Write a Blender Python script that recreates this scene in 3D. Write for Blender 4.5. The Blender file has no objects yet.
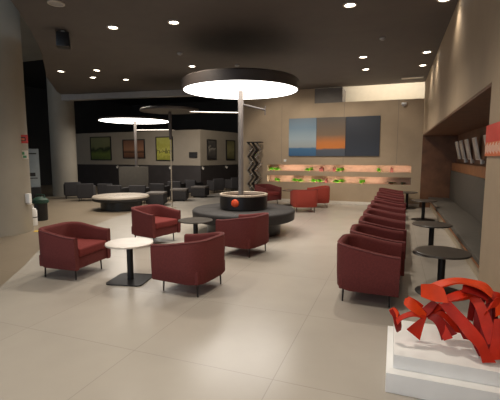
import bpy, bmesh, math, random
from mathutils import Vector, Matrix
random.seed(7)
PI = math.pi
SC = bpy.context.scene
COL = SC.collection

# ------------------------------------------------------------------ materials
def srgb(r, g, b):
    f = lambda c: (c/255/12.92) if c/255 <= .04045 else ((c/255+.055)/1.055)**2.4
    return (f(r), f(g), f(b), 1)

def mat(name, col, rough=.6, metal=0, noise=0, scale=8, bump=0, bscale=60, spec=.5, emit=None, estr=0, coat=0):
    m = bpy.data.materials.new(name); m.use_nodes = True
    nt = m.node_tree; b = nt.nodes['Principled BSDF']
    b.inputs['Base Color'].default_value = col
    b.inputs['Roughness'].default_value = rough
    b.inputs['Metallic'].default_value = metal
    b.inputs['Specular IOR Level'].default_value = spec
    b.inputs['Coat Weight'].default_value = coat
    tc = nt.nodes.new('ShaderNodeTexCoord')
    if noise:
        n = nt.nodes.new('ShaderNodeTexNoise'); n.inputs['Scale'].default_value = scale; n.inputs['Detail'].default_value = 5
        nt.links.new(tc.outputs['Object'], n.inputs['Vector'])
        r = nt.nodes.new('ShaderNodeValToRGB')
        lo = tuple(c*(1-noise) for c in col[:3])+(1,); hi = tuple(min(1, c*(1+noise)) for c in col[:3])+(1,)
        r.color_ramp.elements[0].position = .3; r.color_ramp.elements[1].position = .7
        r.color_ramp.elements[0].color = lo; r.color_ramp.elements[1].color = hi
        nt.links.new(n.outputs['Fac'], r.inputs['Fac']); nt.links.new(r.outputs['Color'], b.inputs['Base Color'])
    if bump:
        n2 = nt.nodes.new('ShaderNodeTexNoise'); n2.inputs['Scale'].default_value = bscale; n2.inputs['Detail'].default_value = 3
        nt.links.new(tc.outputs['Object'], n2.inputs['Vector'])
        bp = nt.nodes.new('ShaderNodeBump'); bp.inputs['Strength'].default_value = bump; bp.inputs['Distance'].default_value = .01
        nt.links.new(n2.outputs['Fac'], bp.inputs['Height']); nt.links.new(bp.outputs['Normal'], b.inputs['Normal'])
    if emit:
        b.inputs['Emission Color'].default_value = emit; b.inputs['Emission Strength'].default_value = estr
    return m

def tile_mat(name, c1, c2, grout, size, off, rough):
    m = bpy.data.materials.new(name); m.use_nodes = True
    nt = m.node_tree; b = nt.nodes['Principled BSDF']
    tc = nt.nodes.new('ShaderNodeTexCoord'); mp = nt.nodes.new('ShaderNodeMapping')
    mp.inputs['Location'].default_value = (-off[0], -off[1], 0)
    nt.links.new(tc.outputs['Object'], mp.inputs['Vector'])
    br = nt.nodes.new('ShaderNodeTexBrick'); br.offset = 0; br.squash = 1
    br.inputs['Scale'].default_value = 1; br.inputs['Mortar Size'].default_value = .0035
    br.inputs['Mortar Smooth'].default_value = .1
    br.inputs['Brick Width'].default_value = size; br.inputs['Row Height'].default_value = size
    br.inputs['Color1'].default_value = c1; br.inputs['Color2'].default_value = c2; br.inputs['Mortar'].default_value = grout
    nt.links.new(mp.outputs['Vector'], br.inputs['Vector'])
    n = nt.nodes.new('ShaderNodeTexNoise'); n.inputs['Scale'].default_value = 2.2; n.inputs['Detail'].default_value = 6
    nt.links.new(tc.outputs['Object'], n.inputs['Vector'])
    r = nt.nodes.new('ShaderNodeValToRGB')
    r.color_ramp.elements[0].position = .3; r.color_ramp.elements[1].position = .7
    r.color_ramp.elements[0].color = (.93, .93, .93, 1); r.color_ramp.elements[1].color = (1, 1, 1, 1)
    nt.links.new(n.outputs['Fac'], r.inputs['Fac'])
    mx = nt.nodes.new('ShaderNodeMix'); mx.data_type = 'RGBA'; mx.blend_type = 'MULTIPLY'; mx.inputs[0].default_value = 1
    nt.links.new(br.outputs['Color'], mx.inputs[6]); nt.links.new(r.outputs['Color'], mx.inputs[7])
    nt.links.new(mx.outputs[2], b.inputs['Base Color'])
    b.inputs['Roughness'].default_value = rough
    return m

def bands_mat(name, stops, axis='Z', lo=0, hi=1, noise=.0, rough=.6, nscale=3, const=False):
    """colour bands along one object axis, softened by noise: painted canvases"""
    m = bpy.data.materials.new(name); m.use_nodes = True
    nt = m.node_tree; b = nt.nodes['Principled BSDF']; b.inputs['Roughness'].default_value = rough
    tc = nt.nodes.new('ShaderNodeTexCoord'); sp = nt.nodes.new('ShaderNodeSeparateXYZ')
    nt.links.new(tc.outputs['Object'], sp.inputs[0])
    mr = nt.nodes.new('ShaderNodeMapRange'); mr.inputs[1].default_value = lo; mr.inputs[2].default_value = hi
    nt.links.new(sp.outputs[axis], mr.inputs[0])
    src = mr.outputs[0]
    if noise:
        n = nt.nodes.new('ShaderNodeTexNoise'); n.inputs['Scale'].default_value = nscale; n.inputs['Detail'].default_value = 4
        nt.links.new(tc.outputs['Object'], n.inputs['Vector'])
        a = nt.nodes.new('ShaderNodeMath'); a.operation = 'MULTIPLY_ADD'; a.inputs[1].default_value = noise*2; a.inputs[2].default_value = -noise
        nt.links.new(n.outputs['Fac'], a.inputs[0])
        ad = nt.nodes.new('ShaderNodeMath'); ad.operation = 'ADD'
        nt.links.new(src, ad.inputs[0]); nt.links.new(a.outputs[0], ad.inputs[1]); src = ad.outputs[0]
    r = nt.nodes.new('ShaderNodeValToRGB'); cr = r.color_ramp
    if const: cr.interpolation = 'CONSTANT'
    cr.elements[0].position = stops[0][0]; cr.elements[0].color = stops[0][1]
    cr.elements[1].position = stops[-1][0]; cr.elements[1].color = stops[-1][1]
    for p, c in stops[1:-1]:
        e = cr.elements.new(p); e.color = c
    nt.links.new(src, r.inputs['Fac']); nt.links.new(r.outputs['Color'], b.inputs['Base Color'])
    return m

M = {}
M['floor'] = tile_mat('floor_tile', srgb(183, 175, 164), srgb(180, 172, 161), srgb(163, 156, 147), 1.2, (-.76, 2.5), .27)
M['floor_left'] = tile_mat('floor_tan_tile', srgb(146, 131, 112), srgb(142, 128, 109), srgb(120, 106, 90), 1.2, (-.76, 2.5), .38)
M['ceiling'] = mat('ceiling_paint', srgb(90, 83, 78), .7, noise=.06, scale=3)
M['ceiling_left'] = mat('ceiling_paint_left', srgb(150, 146, 136), .8, noise=.05, scale=2)
M['plaster'] = mat('wall_plaster', srgb(174, 153, 127), .7, noise=.05, scale=2.5, bump=.05, bscale=30)
M['column'] = mat('column_plaster', srgb(150, 142, 128), .7, noise=.06, scale=2, bump=.05)
M['black_wall'] = mat('black_wall', srgb(30, 29, 30), .8, noise=.2, scale=1)
M['left_wall'] = mat('dark_grey_wall', srgb(52, 50, 48), .8, noise=.15, scale=1)
M['grey_band'] = mat('grey_band', srgb(156, 152, 148), .7, noise=.05)
M['partition'] = mat('partition_paint', srgb(148, 137, 122), .7, noise=.05, scale=2)
M['wainscot'] = mat('dark_wainscot', srgb(54, 49, 48), .5, noise=.15, scale=3)
M['wood'] = mat('niche_wood', srgb(108, 72, 48), .5, noise=.25, scale=4)
M['wood_rail'] = mat('wood_rail', srgb(140, 92, 58), .45, noise=.2, scale=6)
M['bench_grey'] = mat('bench_upholstery', srgb(86, 80, 72), .75, noise=.08, scale=10, bump=.15, bscale=150)
M['bench_front'] = mat('bench_front', srgb(170, 155, 132), .6, noise=.05)
M['red_fabric'] = mat('burgundy_wool', srgb(106, 50, 48), .85, noise=.12, scale=60, bump=.25, bscale=250, spec=.25)
M['red_lip'] = mat('burgundy_piping', srgb(116, 60, 58), .7, noise=.1, scale=60)
M['bright_fabric'] = mat('red_wool', srgb(152, 62, 50), .85, noise=.12, scale=60, bump=.25, bscale=250, spec=.25)
M['seat_fabric'] = mat('seat_wool', srgb(122, 50, 47), .85, noise=.12, scale=60, bump=.25, bscale=250, spec=.25)
M['leg_metal'] = mat('dark_leg_metal', srgb(48, 42, 40), .4, .6, noise=.1)
M['black_metal'] = mat('black_powder_metal', srgb(36, 34, 34), .42, .4, noise=.15, scale=20)
M['dark_top'] = mat('dark_laminate', srgb(72, 66, 60), .35, noise=.2, scale=14)
M['marble'] = mat('pale_marble', srgb(214, 202, 190), .25, noise=.07, scale=5)
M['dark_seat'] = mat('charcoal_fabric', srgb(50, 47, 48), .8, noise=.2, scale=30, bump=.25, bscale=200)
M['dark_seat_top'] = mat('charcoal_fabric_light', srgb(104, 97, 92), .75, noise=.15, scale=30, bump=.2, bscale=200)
M['ring_top'] = mat('ring_bench_leather', srgb(46, 42, 40), .72, noise=.15, scale=10, bump=.1)
M['ring_side'] = mat('ring_bench_side', srgb(36, 33, 32), .6, noise=.15, scale=10)
M['pale_top'] = mat('pale_bench_leather', srgb(178, 166, 152), .5, noise=.06, scale=10)
M['planter_black'] = mat('planter_black', srgb(26, 25, 25), .35, noise=.15)
M['planter_rim'] = mat('planter_rim', srgb(196, 180, 160), .35, .3, noise=.05)
M['soil'] = mat('soil', srgb(70, 40, 30), .9, noise=.3, scale=30, bump=.5)
M['pole'] = mat('pole_metal', srgb(116, 108, 102), .42, .5, noise=.06)
M['lamp_drum'] = mat('lamp_drum', srgb(66, 58, 54), .55, noise=.08)
M['lamp_off'] = mat('lamp_unlit_diffuser', srgb(86, 80, 74), .6, noise=.05)
M['lamp_glow'] = mat('lamp_diffuser', srgb(255, 240, 225), .5, emit=(1, .95, .89, 1), estr=6.5)
M['lamp_glow_far'] = mat('lamp_diffuser_far', srgb(255, 240, 225), .5, emit=(1, .94, .86, 1), estr=7)
M['bulb'] = mat('downlight_bulb', srgb(255, 240, 220), .5, emit=(1, .9, .76, 1), estr=14)
M['trim_ring'] = mat('downlight_ring', srgb(190, 182, 170), .4, .2, noise=.03)
M['led'] = mat('led_strip_glow', srgb(255, 230, 210), .5, emit=(1, .89, .76, 1), estr=13)
M['niche_back'] = mat('niche_back_pink', srgb(214, 172, 146), .7, noise=.06)
M['white'] = mat('white_paint', srgb(244, 243, 241), .5, noise=.03, scale=6)
M['cream'] = mat('cream_plastic', srgb(220, 212, 200), .45, noise=.03)
M['orange'] = mat('sculpture_orange', srgb(228, 66, 16), .42, noise=.15, scale=9, bump=.1, bscale=30, spec=.3)
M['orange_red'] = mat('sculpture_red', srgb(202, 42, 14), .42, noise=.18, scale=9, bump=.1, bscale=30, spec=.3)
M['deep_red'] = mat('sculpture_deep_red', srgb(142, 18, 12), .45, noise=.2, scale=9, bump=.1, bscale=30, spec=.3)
M['ball'] = mat('orange_ball', srgb(232, 84, 36), .45, noise=.1, scale=20)
M['leaf'] = mat('leaf_green', srgb(150, 225, 60), .5, noise=.3, scale=12)
M['leaf_dark'] = mat('leaf_dark_green', srgb(36, 84, 36), .55, noise=.3, scale=12)
M['pot'] = mat('pot_brown', srgb(110, 60, 40), .6, noise=.1)
M['book_red'] = mat('red_cover', srgb(118, 50, 40), .6, noise=.15)
M['steel'] = mat('dark_steel', srgb(132, 122, 112), .45, .3, noise=.15, scale=25)
M['steel_bright'] = mat('bright_steel', srgb(190, 184, 176), .22, .9, noise=.1)
M['sign_red'] = mat('sign_red', srgb(214, 66, 52), .5, noise=.05)
M['sign_orange'] = mat('sign_orange', srgb(222, 116, 70), .5, noise=.08)
M['sign_white'] = mat('sign_white', srgb(236, 220, 200), .5, noise=.02)
M['sign_green'] = mat('sign_green', srgb(90, 150, 96), .5, noise=.05)
M['yellow'] = mat('yellow_tape', srgb(222, 186, 66), .55, noise=.1)
M['frame_black'] = mat('frame_black', srgb(34, 31, 30), .5, noise=.1)
M['green_cloth'] = mat('dark_green_lid', srgb(30, 66, 52), .6, noise=.2, scale=20)
M['poster_grey'] = mat('poster_grey', srgb(140, 146, 146), .55, noise=.06)
M['cream_wall'] = mat('recess_cream', srgb(206, 194, 172), .7, noise=.03)
M['tan_sat'] = mat('recess_grey', srgb(112, 106, 100), .7, noise=.05)

# ------------------------------------------------------------------ mesh helpers
class MB:
    def __init__(s): s.bm = bmesh.new(); s.mi = 0
    def _tag(s, n0):
        s.bm.faces.ensure_lookup_table()
        for f in s.bm.faces[n0:]: f.material_index = s.mi
    def box(s, x0, x1, y0, y1, z0, z1, bevel=0, mtx=None, seg=2):
        n0 = len(s.bm.faces); t = bmesh.new()
        bmesh.ops.create_cube(t, size=1)
        for v in t.verts: v.co = Vector(((x0+x1)/2+v.co.x*(x1-x0), (y0+y1)/2+v.co.y*(y1-y0), (z0+z1)/2+v.co.z*(z1-z0)))
        if bevel: bmesh.ops.bevel(t, geom=t.edges[:], offset=bevel, segments=seg, affect='EDGES', profile=.6)
        if mtx: bmesh.ops.transform(t, matrix=mtx, verts=t.verts)
        s.merge(t); s._tag(n0); return s
    def merge(s, t):
        me = bpy.data.meshes.new('t'); t.to_mesh(me); t.free(); s.bm.from_mesh(me); bpy.data.meshes.remove(me)
    def lathe(s, prof, c=(0, 0, 0), n=32, closed=False):
        n0 = len(s.bm.faces); rings = []
        for r, z in prof:
            if r < 1e-6: rings.append([s.bm.verts.new((c[0], c[1], c[2]+z))])
            else: rings.append([s.bm.verts.new((c[0]+r*math.cos(2*PI*k/n), c[1]+r*math.sin(2*PI*k/n), c[2]+z)) for k in range(n)])
        pairs = list(zip(rings, rings[1:]))
        if closed: pairs.append((rings[-1], rings[0]))
        for a, b in pairs:
            for k in range(n):
                k2 = (k+1) % n
                if len(a) == 1 and len(b) == 1: continue
                if len(a) == 1: s.bm.faces.new((a[0], b[k2], b[k]))
                elif len(b) == 1: s.bm.faces.new((a[k], a[k2], b[0]))
                else: s.bm.faces.new((a[k], a[k2], b[k2], b[k]))
        s._tag(n0); return s
    def tube(s, pts, r, n=10, cap=True):
        n0 = len(s.bm.faces); pts = [Vector(p) for p in pts]; rings = []
        for i, p in enumerate(pts):
            d = (pts[min(i+1, len(pts)-1)]-pts[max(i-1, 0)]).normalized()
            u = d.cross(Vector((0, 0, 1)) if abs(d.z) < .9 else Vector((1, 0, 0))).normalized(); w = d.cross(u)
            rr = r[i] if isinstance(r, (list, tuple)) else r
            rings.append([s.bm.verts.new(p+u*rr*math.cos(2*PI*k/n)+w*rr*math.sin(2*PI*k/n)) for k in range(n)])
        for a, b in zip(rings, rings[1:]):
            for k in range(n): s.bm.faces.new((a[k], a[(k+1) % n], b[(k+1) % n], b[k]))
        if cap: s.bm.faces.new(rings[0][::-1]); s.bm.faces.new(rings[-1])
        s._tag(n0); return s
    def prism(s, poly, z0, z1):
        n0 = len(s.bm.faces)
        a = [s.bm.verts.new((x, y, z0)) for x, y in poly]; b = [s.bm.verts.new((x, y, z1)) for x, y in poly]
        s.bm.faces.new(a[::-1]); s.bm.faces.new(b)
        for i in range(len(poly)):
            j = (i+1) % len(poly); s.bm.faces.new((a[i], a[j], b[j], b[i]))
        s._tag(n0); return s
    def grid(s, rows, close=False):
        n0 = len(s.bm.faces)
        vs = [[s.bm.verts.new(p) for p in r] for r in rows]
        for a, b in zip(vs, vs[1:]):
            for k in range(len(a)-1): s.bm.faces.new((a[k], a[k+1], b[k+1], b[k]))
        s._tag(n0); return vs
    def build(s, name, m, parent=None, smooth=True, angle=35):
        bmesh.ops.recalc_face_normals(s.bm, faces=s.bm.faces[:])
        me = bpy.data.meshes.new(name); s.bm.to_mesh(me); s.bm.free()
        for x in (m if isinstance(m, (list, tuple)) else [m]): me.materials.append(x)
        if smooth:
            for p in me.polygons: p.use_smooth = True
            me.set_sharp_from_angle(angle=math.radians(angle))
        o = bpy.data.objects.new(name, me); COL.objects.link(o)
        if parent: o.parent = parent
        return o

def tag(o, label, cat, group=None, kind=None):
    o['label'] = label; o['category'] = cat
    if group: o['group'] = group
    if kind: o['kind'] = kind
    return o
def thing(name, label, cat, loc=(0, 0, 0), rz=0, group=None):
    o = bpy.data.objects.new(name, None); o.empty_display_size = .1; COL.objects.link(o)
    o.location = loc; o.rotation_euler = (0, 0, rz)
    return tag(o, label, cat, group)
def struct(o):
    o['kind'] = 'structure'; return o
def dup(root, loc, rz, label):
    r = root.copy(); COL.objects.link(r); r.location = loc; r.rotation_euler = (0, 0, rz); r['label'] = label
    for ch in list(root.children):
        c = ch.copy(); COL.objects.link(c); c.parent = r
        for g in list(ch.children):
            d = g.copy(); COL.objects.link(d); d.parent = c
    return r

# ------------------------------------------------------------------ room shell
# x to the right, y down the hall along the right wall, z up; the photographer stands at x=0, y=0
CZ = 3.85
BY = 13.2
XW = .775                                    # face of the right wall
curve_floor = [(-3.6, -5), (-3.7, 0), (-4.0, 1.7), (-4.48, 3.21), (-5.0, 3.95), (-5.56, 4.66), (-6.0, 5.6), (-6.45, 6.9), (-6.85, 8.2), (-7.1, 9.72), (-7.2, 11.2), (-7.2, 13), (-7.15, 15.4), (-7.1, 23.5)]
struct(MB().prism(curve_floor[::-1]+[(2.2, -5), (2.2, 14.9), (-4.9, 14.9), (-4.9, 23.5)][0:4], -.12, 0).build('floor', M['floor'], smooth=False))
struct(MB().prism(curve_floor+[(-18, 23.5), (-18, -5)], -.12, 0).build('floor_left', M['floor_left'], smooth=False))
curve_ceil = [(-3.5, -5), (-3.7, 0), (-4.1, 1.8), (-4.7, 3.2), (-5.32, 4.29), (-5.65, 4.71), (-6.23, 5.38), (-6.91, 6.13), (-7.5, 6.74), (-9.55, 8.71), (-11.2, 10.6), (-11.6, 11.15)]
struct(MB().prism(curve_ceil[::-1]+[(2.2, -5), (2.2, BY+.0), (-5.3, BY+.0), (-5.3, 11.95)], CZ, CZ+.14).build('ceiling', M['ceiling'], smooth=False))
struct(MB().box(-18, -2.2, -5, 11.3, 5.2, 5.3).build('ceiling_left', M['ceiling_left'], smooth=False))
struct(MB().box(-18, -2.2, 11.3, 23.6, 5.2, 5.3).build('ceiling_far', M['black_wall'], smooth=False))
# pale edge beam where the low ceiling ends in front of the dark zone
d = Vector((6.3, .8, 0)).normalized(); nrm = Vector((-d.y, d.x, 0))
p0 = Vector((-11.6, 11.16, 0)); p1 = Vector((-5.4, 11.95, 0))
struct(MB().prism([(p0.x, p0.y), (p1.x, p1.y), ((p1+nrm*.25).x, (p1+nrm*.25).y), ((p0+nrm*.25).x, (p0+nrm*.25).y)], 3.64, CZ-.005).build('trim_1', M['grey_band'], smooth=False))
# back wall with two long shelf niches and a lit recess under the ceiling
BY = 13.2
w = MB(); X0, X1 = -5.4, 2.2; NL, NR = -4.27, .50
def wbox(x0, x1, z0, z1): w.box(x0, x1, BY, BY+.32, z0, z1)
wbox(X0, X1, 0, .66); wbox(X0, NL, .66, .92); wbox(NR, X1, .66, .92); wbox(X0, X1, .92, 1.05)
wbox(X0, NL, 1.05, 1.30); wbox(NR, X1, 1.05, 1.30); wbox(X0, X1, 1.30, 3.36); wbox(X0, -2.62, 3.36, CZ)
wbox(.84, X1, 3.36, CZ)
struct(w.build('wall_back', M['plaster'], smooth=False))
struct(MB().box(NL-.02, NR+.02, BY+.325, BY+.36, .62, 1.34).build('wall_niche_back', M['niche_back'], smooth=False))
struct(MB().box(-2.7, 2.2, 14.5, 14.8, 3.2, 4.9).box(-2.7, 2.2, BY+.33, 14.5, 3.2, 3.34).box(-2.72, 2.2, BY, 14.8, 4.9, 5.0).box(-2.75, -2.70, BY+.33, 14.8, 3.2, 4.9).build('wall_recess', M['cream_wall'], smooth=False))
struct(MB().box(-2.615, -1.70, BY+.02, BY+.9, 3.362, CZ-.002).build('trim_shade', M['tan_sat'], smooth=False))  # added grey block, shade of the recess's left end put into its colour
struct(MB().box(-5.4, XW-.003, BY-.03, BY-.001, 0, .085, .006).build('reflection_strip_back', M['cream'], smooth=False))  # pale strip imitating the bright reflection along the wall foot
# shadow-gap joints of the back wall cladding
jm = MB()
for x in (-3.75, -1.62, .05): jm.box(x-.004, x+.004, BY-.002, BY+.004, 1.36, 3.34)
struct(jm.build('trim_3', M['tan_sat'], smooth=False))
# right wall with the deep seating niche
NY0, NY1, NZ = 4.02, 13.1, 2.22
w = MB()
w.box(XW, 2.2, -5, NY0, 0, CZ); w.box(XW, 2.2, NY0, NY1, NZ+.03, CZ); w.box(XW, 2.2, NY1+.03, BY-.002, 0, CZ)
struct(w.build('wall_right', M['plaster'], smooth=False))
struct(MB().box(1.74, 2.2, NY0, NY1, 0, NZ).box(XW+.004, 2.2, NY0, NY1+.028, NZ, NZ+.028).box(XW+.004, 1.74, NY1, NY1+.028, 0, NZ).build('wall_niche_right', M['wood'], smooth=False))
# dark walls behind everything on the left and the far end
struct(MB().box(-18.2, -18, -5, 23.6, 0, 5.2).build('wall_left', M['left_wall'], smooth=False))
struct(MB().box(-18, -2.2, 23.5, 23.7, 0, 5.2).build('wall_far', M['black_wall'], smooth=False))
struct(MB().box(-5.4, -5.2, BY+.34, 23.4, 0, 5.2).build('wall_side', M['black_wall'], smooth=False))
# angled partition at the back left: dark wainscot under a pale upper band
PA, PB, PC = Vector((-16.6, 16.5, 0)), Vector((-8.35, 15.83, 0)), Vector((-7.55, 20.2, 0))
PB2 = Vector((-8.35, 15.83, 0))
def strip_poly(off):
    d1 = (PB-PA).normalized(); n1 = Vector((-d1.y, d1.x, 0)); d2 = (PC-PB).normalized(); n2 = Vector((-d2.y, d2.x, 0))
    nb = (n1+n2); nb = nb/ (nb.dot(n1))
    return [PA+n1*off, PB+nb*off, PC+n2*off]
def part_wall(name, m, o0, o1, z0, z1):
    a = strip_poly(o0); b = strip_poly(o1)
    return struct(MB().prism([(p.x, p.y) for p in a]+[(p.x, p.y) for p in b[::-1]], z0, z1).build(name, m, smooth=False))
part_wall('wall_partition', M['partition'], 0, .2, 1.16, 2.8)
part_wall('wall_wainscot', M['wainscot'], -.03, .2, 0, 1.15)

# columns
def column(x, y, r, label):
    t = MB().lathe([(0, 0), (r, 0), (r, 5.19), (0, 5.19)], (0, 0, 0), 64).build('round_column', M['column'])
    t.location = (x, y, 0); tag(t, label, 'column', 'round columns'); return t
column(-7.86, 5.63, .70, 'thick round plaster column at the left edge, beside the dark green bin')
column(-12.5, 12.0, .47, 'slimmer round plaster column further back beside the charcoal lounge seats')

# ------------------------------------------------------------------ tub chairs
def tub_chair(root, fabric, seatm, lip):
    W, D, R, T = .365, .335, .215, .07         # half width, half depth, corner radius, wall thickness
    def path(off):
        w, dpt, r = W-off, D-off, max(.04, R-off); pts = []
        xs = [D-.0, D-.12, D-.24]
        for x in xs: pts.append((x, -w))
        for k in range(0, 9):
            a = -PI/2-k*PI/16
            pts.append((-dpt+r+r*math.cos(a), -w+r+r*math.sin(a)))
        pts.append((-dpt, 0))
        pts += [(x, -y) for x, y in pts[:-1][::-1]]
        return pts
    def top(x): 
        t = min(1, max(0, (D-x)/(2*D))); return .575+.085*(t*t*(3-2*t))
    outer, inner, mid = path(0), path(T), path(T/2)
    low = path(.03)
    rows = []
    rows.append([(x, y, .15) for x, y in low])
    rows.append([(x, y, .17) for x, y in path(.012)])
    rows.append([(x, y, .34) for x, y in path(.004)])
    rows.append([(x, y, top(x)-.035) for x, y in outer])
    rows.append([(x, y, top(x)-.012) for x, y in path(.008)])
    rows.append([(x, y, top(x)) for x, y in path(.028)])
    rows.append([(x, y, top(x)) for x, y in path(T-.028)])
    rows.append([(x, y, top(x)-.012) for x, y in path(T-.008)])
    rows.append([(x, y, top(x)-.035) for x, y in inner])
    rows.append([(x, y, .33) for x, y in path(T+.006)])
    rows.append([(x, y, .15) for x, y in path(T+.006)])
    m = MB(); vs = m.grid(rows)
    for k in (0, -1):
        f = m.bm.faces.new([r[k] for r in vs])
    shell = m.build('shell', fabric, root, angle=50)
    m = MB()
    m.tube([(x, y, top(x)-.009) for x, y in path(.006)], .006, 6); m.build('piping', lip, shell)
    MB().box(-D+.05, D-.02, -W+.055, W-.055, .152, .31, .02).build('base', fabric, root)
    c = MB().box(-D+T+.0, D+.005, -W+T+.012, W-T-.012, .305, .425, .035, seg=4).build('seat_cushion', seatm, root, angle=60)
    for sx in (-1, 1):
        for sy in (-1, 1):
            MB().tube([(sx*.24, sy*.25, .17), (sx*.245, sy*.255, 0)], [.012, .009], 10).build('leg', M['leg_metal'], root)
    return root

def R(d): return math.radians(d)
chair_specs = [
    (-.23, 4.47, R(-2), 'large burgundy tub chair nearest the camera in the row beside the red sculpture'),
    (-.20, 5.24, R(1), 'second burgundy tub chair from the front of the row, directly behind the nearest one'),
    (-.19, 6.07, 0, 'third burgundy tub chair from the front of the right row'),
    (-.18, 6.86, R(-2), 'fourth burgundy tub chair from the front of the right row'),
    (-.17, 7.64, R(1), 'fifth burgundy tub chair from the front, in the middle of the right row'),
    (-.15, 8.43, 0, 'sixth burgundy tub chair from the front of the right row'),
    (-.13, 9.40, R(2), 'third burgundy tub chair from the back wall end of the right row'),
    (-.12, 10.6, R(-1), 'second burgundy tub chair from the back wall end of the right row'),
    (-.12, 11.9, 0, 'last burgundy tub chair of the right row, closest to the shelf niches'),
]
first = thing('tub_chair', chair_specs[0][3], 'chair', (chair_specs[0][0], chair_specs[0][1], 0), chair_specs[0][2], 'burgundy tub chairs in the row')
tub_chair(first, M['red_fabric'], M['seat_fabric'], M['red_lip'])

for x, y, rz, lb in chair_specs[1:]: dup(first, (x+(.05 if y > 5.5 else .02), y, 0), rz, lb)
hall = [
    (-4.08, 3.99, R(4), 'burgundy tub chair at the far left, its seat turned to the pale marble table'),
    (-4.19, 6.06, R(-12), 'burgundy tub chair behind the pale marble table, orange-lit seat facing right'),
    (-2.26, 4.04, R(174), 'burgundy tub chair seen from behind right beside the pale marble table'),
    (-2.28, 5.86, R(168), 'burgundy tub chair seen from behind in front of the black ring bench'),
    (-3.95, 12.15, R(-28), 'burgundy tub chair beyond the ring bench planter, left of the distant small table'),
]
for x, y, rz, lb in hall:
    c = dup(first, (x, y, 0), rz, lb); c['group'] = 'burgundy tub chairs around the hall tables'
far = thing('tub_chair', 'bright red tub chair seen from behind, right of the black ring bench', 'chair', (-2.42, 10.95, 0), R(112), 'red tub chairs by the back wall')
tub_chair(far, M['bright_fabric'], M['bright_fabric'], M['red_lip'])
dup(far, (-2.22, 12.12, 0), R(196), 'red tub chair under the shelf niches, behind the bright red one')

# ------------------------------------------------------------------ tables
def pedestal(root, topm, r=.30, square=True):
    MB().lathe([(0, 0), (r-.01, 0), (r, .004), (r, .018), (r-.006, .024), (0, .024)], (0, 0, .476), 48).build('table_top', topm, root)
    MB().lathe([(.04, .012), (.04, .478)], n=24).lathe([(0, .47), (.11, .47), (.11, .477), (0, .477)], n=24).build('pole', M['black_metal'], root)
    if square:
        MB().box(-.26, .26, -.26, .26, 0, .016, .06).build('foot_plate', M['black_metal'], root) if False else \
        MB().prism([(math.copysign(.17, math.cos(a))+.07*math.cos(a), math.copysign(.17, math.sin(a))+.07*math.sin(a)) for a in [PI/4*0.05+2*PI*k/32+.03 for k in range(32)]], 0, .016).build('foot_plate', M['black_metal'], root, smooth=False)
    else:
        MB().lathe([(0, 0), (.27, 0), (.275, .006), (.26, .014), (.05, .02), (0, .02)], n=40).build('foot_plate', M['black_metal'], root)
t = thing('pedestal_table', 'round pale marble pedestal table between two burgundy chairs at front left', 'table', (-3.15, 4.0, 0), R(12))
pedestal(t, M['marble'])
td = thing('pedestal_table', 'dark round pedestal table nearest the camera, beside the red sculpture', 'table', (.56, 4.88, 0), 0, 'dark pedestal tables along the bench')
pedestal(td, M['dark_top'], square=False)
for x, y, lb in ((.61, 6.85, 'second dark round pedestal table from the front along the grey wall bench'),
                 (.72, 10.5, 'third dark round pedestal table from the front along the grey wall bench'),
                 (.40, 12.75, 'last dark pedestal table near the back wall, by the end of the chair row')):
    dup(td, (x, y, 0), .3, lb)
for x, y, lb in ((-3.2, 5.85, 'dark round table between two burgundy chairs, left of the ring bench'),
                 (-3.12, 12.2, 'small dark table far back beside the red chairs under the niches')):
    c = dup(td, (x, y, 0), .2, lb); c['group'] = 'dark pedestal tables in the hall'

# ------------------------------------------------------------------ ring bench with planter, giant lamp
def ring_bench(root, r, ri, topm, sidem, h=.45, th=.15):
    st = MB().lathe([(ri, h-.01), (ri+.02, h), (r-.03, h), (r, h-.03), (r, h-.06)], n=72).build('seat_top', topm, root, angle=60)
    MB().lathe([(r, h-.06), (r-.01, h-th), (r-.05, h-th-.02), (ri, h-th-.02), (ri, h-.01)], n=72).build('seat_side', sidem, root)
    MB().lathe([(0, 0), (r*.72, 0), (r*.72, h-th-.02), (0, h-th-.02)], n=64).build('plinth_base', M['planter_black'], root)
    for k in range(8):
        MB().box(ri+.02, r-.04, -.004, .004, h-.006, h+.0015, mtx=Matrix.Rotation(2*PI*k/8+.2, 4, 'Z')).build('seam', sidem, st, smooth=False)
BX, BYY, BH = -2.96, 7.53, .502
rb = thing('ring_bench', 'black round ring bench with charcoal top encircling the round planter', 'bench', (BX, BYY, 0))
ring_bench(rb, 1.08, .4, M['ring_top'], M['ring_side'], .50, .20)
pl = thing('round_planter', 'black round planter with pale rim in the middle of the black ring bench', 'planter', (BX, BYY, BH))
MB().lathe([(0, 0), (.485, 0), (.50, .02), (.50, .28)], n=64).build('drum', M['planter_black'], pl)
MB().lathe([(.505, .28), (.507, .31), (.503, .315), (.45, .315), (.445, .31), (.445, .25)], n=64).build('rim', M['planter_rim'], pl)
MB().lathe([(.444, .24), (.2, .26), (.14, .262)], n=48).build('soil', M['soil'], pl)
a = math.atan2(-BYY, -BX)-R(20)
o = MB().lathe([(0, 0), (.08, 0), (.08, .012)]+[(.08*math.cos(q), .012+.03*math.sin(q)) for q in (.3, .6, .9, 1.2)]+[(0, .042)], n=32).build('round_badge', M['ball'], pl)
o.matrix_local = Matrix.Translation((.498*math.cos(a), .498*math.sin(a), .16)) @ Matrix.Rotation(a, 4, 'Z') @ Matrix.Rotation(PI/2, 4, 'Y')
o['label'] = 'round orange badge'

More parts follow.
